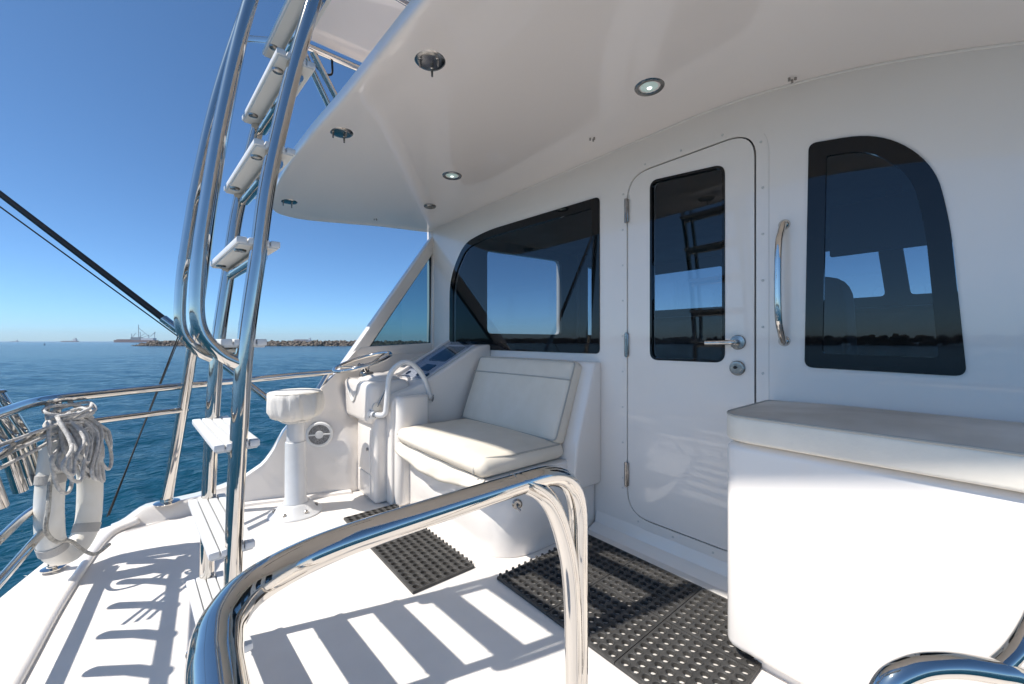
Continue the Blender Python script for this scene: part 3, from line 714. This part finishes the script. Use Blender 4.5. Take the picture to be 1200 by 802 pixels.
def studs_mesh(n, px):
    bm = bmesh.new()
    for i in range(n): lathe(bm, [(.006, 0), (.007, .008), (.0065, .014), (.004, .0165), (0, .017)], 10, (0, .006+(i+.5)*px, 0))
    me = bpy.data.meshes.new('studs'); bmesh.ops.recalc_face_normals(bm, faces=bm.faces); bm.to_mesh(me); bm.free(); me.materials.append(M['rubber']); return me
def make_mats():
    px = .0372; me = mat_tile_mesh(8, 8, px); st = studs_mesh(8, px); tw = 8*px+.012
    t = thing('rubber_mat', 'large black perforated rubber mat of joined tiles in front of the door', 'mat', (-1.405, 1.09, .001))
    for i in range(3):
        for j in range(2):
            o = bpy.data.objects.new('tile', me); C.objects.link(o); o.parent = t; o.location = (i*tw+.0, j*tw, 0)
    for j in range(2):
        o = bpy.data.objects.new('edge_studs', st); C.objects.link(o); o.parent = t; o['kind'] = 'stuff'; o.location = (-.004, j*tw, 0)
    t = thing('rubber_mat', 'narrow black perforated rubber mat strip beside the stool and bench', 'mat', (-2.455, .765, .001), R(-.4))
    for i in range(3):
        o = bpy.data.objects.new('tile', me); C.objects.link(o); o.parent = t; o.location = (i*(tw-.008), .0, 0)
    bm = bmesh.new()
    for i in range(24): lathe(bm, [(.006, 0), (.007, .008), (.0065, .014), (.004, .0165), (0, .017)], 10, (.02+i*px, tw+.004, 0))
    tag(obj('edge_studs', bm, 'rubber', t), kind='stuff')
make_mats()

# ------------------------------------------------------------------ storage box with cushion
def make_box():
    t = thing('storage_box', 'big white storage box seat with a worn grey vinyl cushion on top', 'box', (0, 1.62, 0))
    inv = Matrix.Translation((0, -1.62, 0))
    def ch(o): o.matrix_parent_inverse = inv; return o
    bm = bmesh.new(); b2 = bmesh.new()
    foot = rounded([(-.575, 1.395), (.62, 1.395), (.62, 1.846), (-.575, 1.846)], [.05, .05, .01, .01], 7)
    prism(bm, foot, .045, .722, 'z', .028, 4)
    ch(obj('body', bm, 'gel', t))
    ch(obj('plinth', box(bmesh.new(), -.50, .56, 1.45, 1.84, 0, .05), 'gel', t))
    f2 = rounded([(-.585, 1.372), (.64, 1.372), (.64, 1.838), (-.585, 1.838)], [.11, .10, .03, .03], 9)
    c = bmesh.new(); prism(c, f2, .728, .812, 'z', .012, 3)
    cu = ch(obj('cushion', c, 'vinyl_edge', t))
    f3 = offset(f2, .008); bm = bmesh.new()
    cen = Vector((.03, 1.6)); rows = []
    for k in range(13):
        s = 1-k/13; rows.append([bm.verts.new((cen.x+(p[0]-cen.x)*s, cen.y+(p[1]-cen.y)*s, .8115+.026*(1-s**3)+.0022*noise.noise((p[0]*s*6, p[1]*s*9, 3)))) for p in f3])
    for a, b in zip(rows, rows[1:]):
        for i in range(len(f3)): bm.faces.new((a[i], a[(i+1) % len(f3)], b[(i+1) % len(f3)], b[i]))
    bm.faces.new(rows[-1])
    obj('top_panel', bm, 'vinyl_grey', cu, smooth=True)
    tubeobj('piping', [(p[0], p[1], .8105) for p in offset(f2, .003)], .0045, 'pipe', cu, 8, True)
make_box()

# ------------------------------------------------------------------ tower ladder
LROT = R(3.6); LORG = Vector((-1.72, .085, 0)); LW = .45
def lp(x, y, z):                      # ladder space: x across from the port stringer, y along the deck, z up
    c, s = math.cos(LROT), math.sin(LROT); return (LORG.x+x*c-y*s, LORG.y+x*s+y*c, z)
CURVE = [(0, 0), (.4, .004), (.6, .010), (.83, .020), (1.05, .034), (1.5, .088), (1.8, .145), (2.05, .203), (2.6, .34), (3.2, .50)]
def ly(z): return lerp(CURVE, z)
def make_ladder():
    t = thing('tower_ladder', 'polished steel ladder with white grooved steps rising to the upper deck', 'ladder', (LORG.x+.22, LORG.y, 0))
    inv = Matrix.Translation((-LORG.x-.22, -LORG.y, 0))
    def ch(o): o.matrix_parent_inverse = inv; return o
    for x in (0, LW):
        ch(tubeobj('stringer', spline([lp(x, ly(z), z) for z in (.004, .3, .6, .83, 1.05, 1.28, 1.5, 1.8, 2.05, 2.35, 2.7, 3.1)], 5), .0205, 'chrome', t, 18))
        ch(obj('foot_plate', lathe(bmesh.new(), [(.055, .001), (.055, .006), (.048, .009), (.024, .010)], 26, lp(x, 0, 0)), 'chrome', t))
        # handrail, set aft of its stringer
        hp = [lp(x, ly(.985), .985), lp(x, ly(1.01)-.055, 1.02), lp(x, ly(1.06)-.10, 1.09), lp(x, ly(1.2)-.118, 1.22), lp(x, ly(1.35)-.12, 1.38), lp(x, ly(1.6)-.125, 1.62), lp(x, ly(1.9)-.13, 1.93), lp(x, ly(2.3)-.13, 2.33), lp(x, ly(2.8)-.13, 2.85), lp(x, ly(3.0)-.1, 3.05)]
        ch(tubeobj('handrail', spline(hp, 7), .0165, 'chrome', t, 16))
    # cross tubes and steps
    for i in range(9):
        z = .25+.2685*i; y = ly(z)
        dp = .104; s = ch(obj('step', box(bmesh.new(), 0, 0.001, 0, .001, 0, .001), 'step', t))
        bpy.data.meshes.remove(s.data) if False else None
        bm = bmesh.new(); box(bm, -.009, LW+.009, -dp/2+.006, dp/2-.006, -.022, -.012, .002, 1)
        for v in bm.verts: v.co = Vector(lp(v.co.x, v.co.y+y-.004, v.co.z+z))
        me = bpy.data.meshes.new('step'); bm.to_mesh(me); bm.free(); me.materials.append(M['groove']); s.data = me
        for k in range(4):
            bm = bmesh.new(); w = dp/4; y0 = -dp/2+k*w
            box(bm, -.012, LW+.012, y0+.0017, y0+w-.0017, -.017, .0, .0025, 2)
            for v in bm.verts: v.co = Vector(lp(v.co.x, v.co.y+y-.004, v.co.z+z))
            obj('slat', bm, 'step', s)
        if i > 2 or i < 3:
            ct = ch(tubeobj('rung', [lp(.015, y+.004, z-.041), lp(LW-.015, y+.004, z-.041)], .0175, 'chrome', t, 14))
            for x in (.07, LW-.06):
                bm = bmesh.new(); lathe(bm, [(.015, -.021), (.014, -.027), (.006, -.028), (0, -.030)], 14, lp(x, y-.035, z)); obj('clamp', bm, 'dchrome', s)
make_ladder()

# ------------------------------------------------------------------ hardtop post, upper deck, rails
def flange(nm, c, r, par, ax=(0, 0, 1), m='chrome'):
    return obj(nm, lathe(bmesh.new(), [(r*2.3, 0), (r*2.3, .005), (r*1.9, .009), (r*1.2, .012), (r*1.1, .03)], 24, c, ax), m, par)
t = thing('hardtop_post', 'thick leaning polished steel post from the toe rail to the upper deck', 'post', (-3.17, -.03, .09))
obj('pipe', tube(bmesh.new(), spline([(0, 0, 0), (.20, .115, .92), (.39, .215, 1.9), (.52, .34, 2.75), (.57, .45, 3.24)], 8), .0275, 18), 'chrome', t)
flange('base_plate', (0, 0, -.004), .027, t)
obj('cross_tube', tube(bmesh.new(), [(.505, .32, 2.63), (1.15, .44, 2.30)], .017, 12), 'chrome', t)
def zpx(u, v, z):
    pass
def make_upper():
    t = thing('upper_deck', 'white upper deck panel with steel edge rails above the ladder', 'upper deck', (-2.0, 1.2, 2.9))
    pts = [(-2.30, .72), (-2.05, .50), (-1.2, .50), (-1.0, .62), (-1.0, 3.0), (-2.6, 3.0), (-2.62, 1.2)]
    bm = bmesh.new(); prism(bm, rounded([(-2.74, .60), (-.9, .60), (-.9, 3), (-2.74, 3)], .06, 5), 2.92, 3.02, 'z', .02, 2)
    o = obj('panel', bm, 'soffit', t); o.matrix_parent_inverse = Matrix.Translation((2.0, -1.2, -2.9))
    for nm, pts, r in (('edge_tube', [(-2.76, .60, 2.895), (-2.76, 1.6, 2.895)], .022), ('brace', [(-2.74, .62, 2.83), (-2.83, .98, 2.25)], .02), ('brace', [(-2.70, .66, 2.83), (-2.76, 1.06, 2.25)], .02), ('edge_tube', [(-2.05, .57, 2.90), (-2.05, 1.2, 2.90)], .024)):
        o = tubeobj(nm, fillet(pts, .1) if len(pts) > 2 else pts, r, 'chrome', t); o.matrix_parent_inverse = Matrix.Translation((2.0, -1.2, -2.9))
    o = tubeobj('cable', spline([(-2.76, .70, 2.88), (-2.77, .69, 2.82), (-2.77, .73, 2.775), (-2.77, .79, 2.79), (-2.76, .79, 2.87)], 6), .007, 'line', t, 8); o.matrix_parent_inverse = Matrix.Translation((2.0, -1.2, -2.9))
make_upper()
def make_shade_arch():  # unseen beam added overhead, kept narrow, to cast the shade line on bench and box
    t = thing('added_shade_arch', 'white arch beam on steel legs, added out of view overhead to shade the bench and box', 'arch', (-1.7, 0, 4.2))
    inv = Matrix.Translation((1.7, 0, -4.2))
    bm = prism(bmesh.new(), [(-3.45, -1.43), (-2.2, -1.31), (-1.4, -1.15), (-.7, -1.03), (.35, -.85), (.35, -.2), (-.7, -.38), (-1.4, -.50), (-2.2, -.66), (-3.45, -.78)], 4.2, 4.27, 'z', .02, 3)
    o = obj('beam', bm, 'gel', t); o.matrix_parent_inverse = inv
    for a, b in (((-2.60, .42, 3.32), (-2.75, -.85, 4.21)), ((-2.6, 1.2, 3.02), (-2.3, -.75, 4.21)), ((-1.0, 1.2, 3.02), (-.8, -.48, 4.21)), ((-1.0, .72, 3.02), (-.5, -.45, 4.21))):
        o = tubeobj('leg', [a, b], .0255, 'chrome', t); o.matrix_parent_inverse = inv
make_shade_arch()
def make_port_rail():
    t = thing('port_rail', 'polished steel double guard rail along the port deck edge', 'rail', (-3.1, .1, .05))
    inv = Matrix.Translation((3.1, -.1, -.05))
    def ch(o): o.matrix_parent_inverse = inv; return o
    ch(tubeobj('top_rail', spline([(-3.02, .87, .828), (-3.075, .62, .815), (-3.085, .35, .80), (-3.065, .10, .79), (-2.92, -.13, .79), (-2.80, -.31, .79), (-2.71, -.405, .79), (-2.58, -.455, .79), (-2.3, -.475, .79), (-1.8, -.50, .79), (-1.2, -.53, .79), (-.5, -.55, .79)], 8), .0205, 'chrome', t, 16))
    ch(tubeobj('middle_rail', spline([(-3.05, .06, .65), (-2.93, -.12, .655), (-2.83, -.28, .66), (-2.73, -.39, .66)], 8), .0165, 'chrome', t, 14))
    for p, q_ in (((-2.715, -.405, .78), (-2.76, -.42, .012)), ((-1.4, -.52, .78), (-1.4, -.53, .003)), ((-3.03, .84, .822), (-3.0, .68, .56))):
        s = ch(tubeobj('stanchion', [p, q_], .0185, 'chrome', t, 14))
        if q_[2] < .1: obj('foot', lathe(bmesh.new(), [(.042, 0), (.042, .005), (.022, .010)], 20, q_), 'chrome', s)
make_port_rail()
def make_rod_rack():
    t = thing('rod_rack', 'polished steel rack of rod holder tubes along the aft rail', 'rod rack', (-2.1, -.48, .4))
    inv = Matrix.Translation((2.1, .48, -.4))
    def ch(o): o.matrix_parent_inverse = inv; return o
    for z, dy, r in ((.655, 0, .0205), (.33, -.02, .0165), (.25, .03, .0165)):
        ch(tubeobj('rack_bar', spline([(-2.70, -.42+dy, z), (-2.55, -.45+dy, z), (-2.2, -.47+dy, z), (-1.7, -.50+dy, z), (-1.2, -.53+dy, z)], 6), r, 'chrome', t, 14))
    for i, x in enumerate((-2.70, -2.61, -2.51, -2.31, -2.11, -1.91, -1.71)):
        y = -.485-.01*i
        h = ch(tubeobj('rod_holder', [(x+.03, y-.08, .84), (x, y, .62), (x-.03, y+.03, .44)], .022, 'chrome', t, 16))
        obj('cap_ring', tube(bmesh.new(), [(x+.03+.024*math.cos(a), y-.08+.024*math.sin(a), .84) for a in [2*math.pi*k/20 for k in range(20)]], .006, 8, True), 'dchrome', h)
make_rod_rack()
# stairwell guard rails close by
t = thing('stair_rail', 'thick polished steel guard rail with a double bent end post, beside the ladder', 'rail', (-.575, .3, 0))
inv = Matrix.Translation((.575, -.3, 0))
o = tubeobj('top_rail', spline([(.55, .02, .78), (.1, .024, .78), (-.25, .025, .78), (-.38, .026, .78), (-.43, .028, .78), (-.474, .036, .78), (-.518, .062, .78), (-.547, .11, .78), (-.561, .16, .78), (-.567, .22, .78), (-.572, .334, .78), (-.577, .50, .78)], 6)+fillet([(-.577, .51, .78), (-.580, .675, .78), (-.580, .677, .02)], [.125], 12), .0205, 'chrome', t, 24); o.matrix_parent_inverse = inv
o = tubeobj('brace_post', spline([(-.578, .485, .784), (-.574, .52, .776), (-.571, .574, .733), (-.569, .615, .650), (-.566, .638, .53), (-.566, .646, .30), (-.566, .646, .02)], 8), .0185, 'chrome', t, 20); o.matrix_parent_inverse = inv
for y, x in ((.677, -.580), (.646, -.566)):
    o = obj('foot', lathe(bmesh.new(), [(.05, .001), (.05, .006), (.022, .012)], 24, (x, y, 0)), 'chrome', t); o.matrix_parent_inverse = inv
o = tubeobj('post', [(.3, -.013, .77), (.3, -.013, .002)], .0185, 'chrome', t); o.matrix_parent_inverse = inv
t = thing('stair_rail', 'polished steel hoop rail with a rounded end in front of the storage box', 'rail', (0, .55, 0))
inv = Matrix.Translation((0, -.55, 0))
o = tubeobj('hoop', spline([(-.135, .745, .02), (-.13, .75, .30), (-.118, .762, .46), (-.100, .785, .548), (-.075, .815, .577), (-.042, .852, .585), (-.005, .895, .578), (.03, .938, .563), (.12, 1.04, .50), (.2, 1.12, .40), (.22, 1.15, .02)], 8), .0165, 'chrome', t, 24); o.matrix_parent_inverse = inv
o = tubeobj('brace', fillet([(.0, .90, .577), (.03, .97, .60), (.07, 1.06, .72)], [.05], 8), .0125, 'chrome', t, 16); o.matrix_parent_inverse = inv

# ------------------------------------------------------------------ lifebuoy and rope
def make_lifebuoy():
    t = thing('lifebuoy', 'white horseshoe lifebuoy hanging from the corner of the guard rail', 'lifebuoy', (-2.68, -.355, .05), math.atan2(-.5, .86))
    # local: x along the rail, z up
    path = spline([(-.07, 0, .60), (-.092, 0, .46), (-.102, 0, .29), (-.082, .0, .12), (0, 0, .05), (.082, 0, .10), (.102, 0, .26), (.092, 0, .43), (.07, 0, .58)], 9)
    obj('float', tube(bmesh.new(), path, .058, 22, rfun=lambda s: .045*(1-.35*max(0, abs(s-.5)*2-.93)/.07)), 'buoy', t, smooth=True)
    N = len(path)
    for f in (.16, .38, .64, .86):
        i = int(f*N); c = path[i]; tg = (path[i+1]-path[i-1]).normalized(); q_ = tg.to_track_quat('Z', 'Y')
        obj('strap', lathe(bmesh.new(), [(.0462, -.02), (.048, -.018), (.048, .018), (.0462, .02)], 26, c, tg), 'strap', t)
    tubeobj('grab_line', spline([(.12, .05, .50), (.17, .06, .42), (.21, .085, .33), (.22, .085, .24), (.17, .08, .17), (.10, .075, .14), (.03, .075, .06), (-.04, .07, .012), (-.13, .06, .012)], 8), .0075, 'rope_w', t, 8)
    tubeobj('hanger', spline([(-.10, 0, .60), (-.07, -.04, .70), (-.01, -.06, .75), (.06, -.04, .72), (.10, 0, .60)], 7), .008, 'rope_w', t, 8)
make_lifebuoy()
def make_rope():
    t = thing('coiled_rope', 'grey braided rope coil slung over the rail above the lifebuoy', 'rope', (-2.63, -.365, .5))
    rr = random.Random(3); bm = bmesh.new()
    d = Vector((.967, -.253, 0)); nrm = Vector((.253, .967, 0))
    def pt(a, b, z): return d*a+nrm*b+Vector((0, 0, z))
    for i in range(22):                    # hanging bights
        a0 = -.11+.22*rr.random(); a1 = a0+rr.uniform(.03, .12); b = rr.uniform(.03, .12); lo = rr.uniform(-.10, .05); lean = rr.uniform(-.05, .16)
        tube(bm, spline([pt(a0*.6+.02, b*.3, .205+.03*rr.random()), pt(a0+lean*.3, b, .14), pt(a0+lean, b+.02, lo+.06), pt((a0+a1)/2+lean, b+.03, lo), pt(a1+lean, b+.02, lo+.05), pt(a1+lean*.3, b, .13), pt(a1*.6+.02, b*.3, .21+.03*rr.random())], 6), .0066, 8)
    for i in range(14):                    # turns round the neck
        s = rr.uniform(.07, .12); cx = -.01+rr.uniform(-.03, .03); zz = .15+i*.007; ph = rr.random()*6
        tube(bm, [pt(cx+(s+.012*math.sin(3*a+ph))*math.cos(a), .015+(.055+.01*math.sin(2*a+ph))*math.sin(a), zz+.025*math.sin(a+ph)) for a in [2*math.pi*k/30 for k in range(30)]], .0066, 8, True)
    for i in range(4):                    # turns leading forward along the rail
        s = .03*i
        tube(bm, spline([pt(.02, .03, .20+s*.2), pt(-.05, .05, .225-s*.3), pt(-.09, .05, .19-s), pt(-.115, .04, .11-s), pt(-.10, .03, .02-s)], 6), .0066, 8)
    for i in range(3):                    # tails leading inboard to the rack
        tube(bm, spline([pt(.03, .03, .20-.01*i), pt(.16, .02, .20-.03*i), pt(.30, -.02, .18-.04*i), pt(.46, -.06, .165-.05*i)], 6), .0066, 8)
    obj('rope', bm, 'rope', t, smooth=True)
make_rope()

# ------------------------------------------------------------------ outrigger
A = Vector((-3.33, .60, .56)); B = Vector((-3.95, -.82, 1.96)); D = (B-A)
t = thing('outrigger_pole', 'black outrigger pole with steel ferrule slanting up past the ladder', 'pole', A)
obj('base_tube', tube(bmesh.new(), [D*0, D*.44], .022, 16), 'chrome', t)
obj('ferrule', tube(bmesh.new(), [D*.405, D*.41, D*.455, D*.46], .026, 16), 'chrome', t)
obj('pole', tube(bmesh.new(), [D*.44, D*1.0, D*3.2], .020, 16, rfun=lambda s: .0205-.006*s), 'carbon', t)
obj('mount', box(bmesh.new(), -.04, .04, -.05, .05, -.08, .05, .012), 'chrome', t)
Q = A+D*.405-Vector((0, 0, .045))
t = thing('halyard', 'thin black line running under the outrigger pole and down to the rail', 'line', Q)
obj('cord', tube(bmesh.new(), [Vector((-3.10, -.27, .10))-Q, Vector((0, 0, 0)), D*.6-Vector((0, 0, .035)), D*2.7+Vector((0, 0, -.06))], .0045, 8), 'line', t)
obj('cord', tube(bmesh.new(), [Vector((-3.08, -.275, .10))-Q, Vector((0.01, 0.01, 0))], .003, 8), 'line', t)

# ------------------------------------------------------------------ breakwaters and ships
def CR(r, d, z=0):                         # right / ahead of the view axis -> world
    return Vector((r*.6428-d*.766, r*.766+d*.6428, z))
def breakwater(label, p0, p1, half, hgt, n, size, seed):
    rr = random.Random(seed); bm = bmesh.new(); ax = (p1-p0); L = ax.length; ax.normalize(); nr = Vector((-ax.y, ax.x, 0))
    base = []
    for s in (0, 1):
        for k in (-1, 1): pass
    box_pts = []
    proto = bmesh.new(); bmesh.ops.create_icosphere(proto, subdivisions=1, radius=1); pv = [v.co.copy() for v in proto.verts]; pf = [[v.index for v in f.verts] for f in proto.faces]; proto.free()
    for i in range(n):
        s = rr.random()*L; u = rr.uniform(-1, 1); z = SEA-.8+(hgt+.4)*(1-abs(u)**1.3)*min(1, (s+2)/14)*rr.uniform(.75, 1.05)
        c = p0+ax*s+nr*u*half; c.z = z; sz = size*rr.uniform(.6, 1.5)
        m3 = Matrix.Rotation(rr.random()*6, 3, 'Z')@Matrix.Rotation(rr.random()*6, 3, 'X')
        sc = Vector((sz*rr.uniform(.8, 1.5), sz*rr.uniform(.7, 1.2), sz*rr.uniform(.6, 1)))
        vs = [bm.verts.new(c+m3@Vector((p.x*sc.x, p.y*sc.y, p.z*sc.z))*rr.uniform(.8, 1.1)) for p in pv]
        for f in pf: bm.faces.new([vs[k] for k in f])
    o = obj('breakwater', bm, 'rock', smooth=False); tag(o, label, 'breakwater'); return o
breakwater('long low breakwater of pale and brown boulders behind the stool and side window', CR(-338, 365), CR(260, 380), 7, 4.3, 4200, 1.3, 5)
breakwater('dark breakwater of boulders far behind the boat, mirrored in the windows', Vector((-900, -560, 0)), Vector((900, -600, 0)), 8, 9.5, 2600, 3.0, 9)
def ship(u, dist, length, kind, label, hullm):
    c = CR((u-600)/473*dist, dist, SEA); t = thing('cargo_ship', label, 'ship', c, R(50))
    L = length; h = L*.055 if kind != 'long' else L*.07
    def hull(z0, z1, m, nm):
        bm = bmesh.new(); pl = [(-L/2, z0), (L/2-.03*L, z0), (L/2, z1), (-L/2-.01*L, z1)]; prism(bm, pl, -L*.06, L*.06, 'y'); obj(nm, bm, m, t, smooth=False)
    hull(-1, h, hullm, 'hull')
    if kind == 'tanker':
        obj('superstructure', box(bmesh.new(), L*.22, L*.40, -L*.05, L*.05, h, h+L*.12), 'shipwhite', t)
        obj('funnel', box(bmesh.new(), L*.34, L*.38, -L*.02, L*.02, h+L*.12, h+L*.17), 'hulldark', t)
        tubeobj('mast', [(L*.3, 0, h+L*.11), (L*.3, 0, h+L*.22)], L*.006, 'shipgrey', t, 6)
        for x in (-.3, -.1, .08): tubeobj('mast', [(L*x, 0, h), (L*x, 0, h+L*.06)], L*.005, 'shipgrey', t, 6)
    elif kind == 'crane':
        obj('superstructure', box(bmesh.new(), -L*.1, L*.12, -L*.05, L*.05, h, h+L*.07), 'shipgrey', t)
        obj('superstructure', box(bmesh.new(), L*.15, L*.45, -L*.05, L*.05, h, h+L*.05), 'shipwhite', t)
        for x, z in ((-.12, .16), (.05, .38), (.09, .2), (.3, .13), (.45, .2)): tubeobj('mast', [(L*x, 0, h), (L*x, 0, h+L*z)], L*.006, 'shipgrey', t, 6)
        for a, b in (((-.12, .05), (-.02, .17)), ((.05, .06), (.2, .16)), ((.12, .06), (.32, .12)), ((.3, .06), (.47, .2)), ((.05, .3), (.3, .1))):
            tubeobj('crane_boom', [(L*a[0], 0, h+L*a[1]), (L*b[0], 0, h+L*b[1])], L*.005, 'shipgrey', t, 6)
        obj('cargo_block', box(bmesh.new(), -L*.45, -L*.15, -L*.05, L*.05, h, h+L*.02), 'hullred', t)
    else:
        obj('cargo_block', box(bmesh.new(), -L*.40, L*.3, -L*.05, L*.05, h, h+L*.05), 'hullred', t)
        obj('superstructure', box(bmesh.new(), L*.36, L*.44, -L*.05, L*.05, h, h+L*.12), 'shipwhite', t)
        tubeobj('mast', [(L*.4, 0, h+L*.11), (L*.4, 0, h+L*.2)], L*.006, 'shipgrey', t, 6)
ship(160, 1500, 150, 'crane', 'work ship bristling with cranes and masts, just past the breakwater end', 'hullred')
ship(82, 2600, 105, 'tanker', 'small cargo ship with reddish hull and stern bridge on open horizon', 'hullred')
ship(17, 3600, 70, 'tanker', 'faint tiny ship with dark hull on the horizon, farthest from the breakwater', 'hulldark')
ship(354, 2800, 135, 'long', 'long cargo ship showing above the breakwater beyond the stool', 'hulldark')
t = thing('channel_buoy', 'tiny dark buoy floating on the open water short of the ships', 'buoy', CR((52-600)/473*430, 430, SEA))
obj('float', lathe(bmesh.new(), [(0, -.3), (.9, -.2), (.9, .4), (.2, .6), (.15, 2.2), (0, 2.3)], 14), 'hulldark', t)

# ------------------------------------------------------------------ sea haze
hm = bpy.data.materials.new('thin_sea_haze'); hm.use_nodes = True; hn = hm.node_tree
hn.nodes.remove(hn.nodes['Principled BSDF']); pv = hn.nodes.new('ShaderNodeVolumePrincipled')
pv.inputs['Color'].default_value = (.86, .93, 1, 1); pv.inputs['Density'].default_value = .00011; pv.inputs['Anisotropy'].default_value = .1
hn.links.new(pv.outputs[0], hn.nodes['Material Output'].inputs['Volume'])
hz = obj('haze', box(bmesh.new(), -6000, 6000, -6000, 6000, SEA-1.5, 80), hm, smooth=False); tag(hz, kind='stuff')
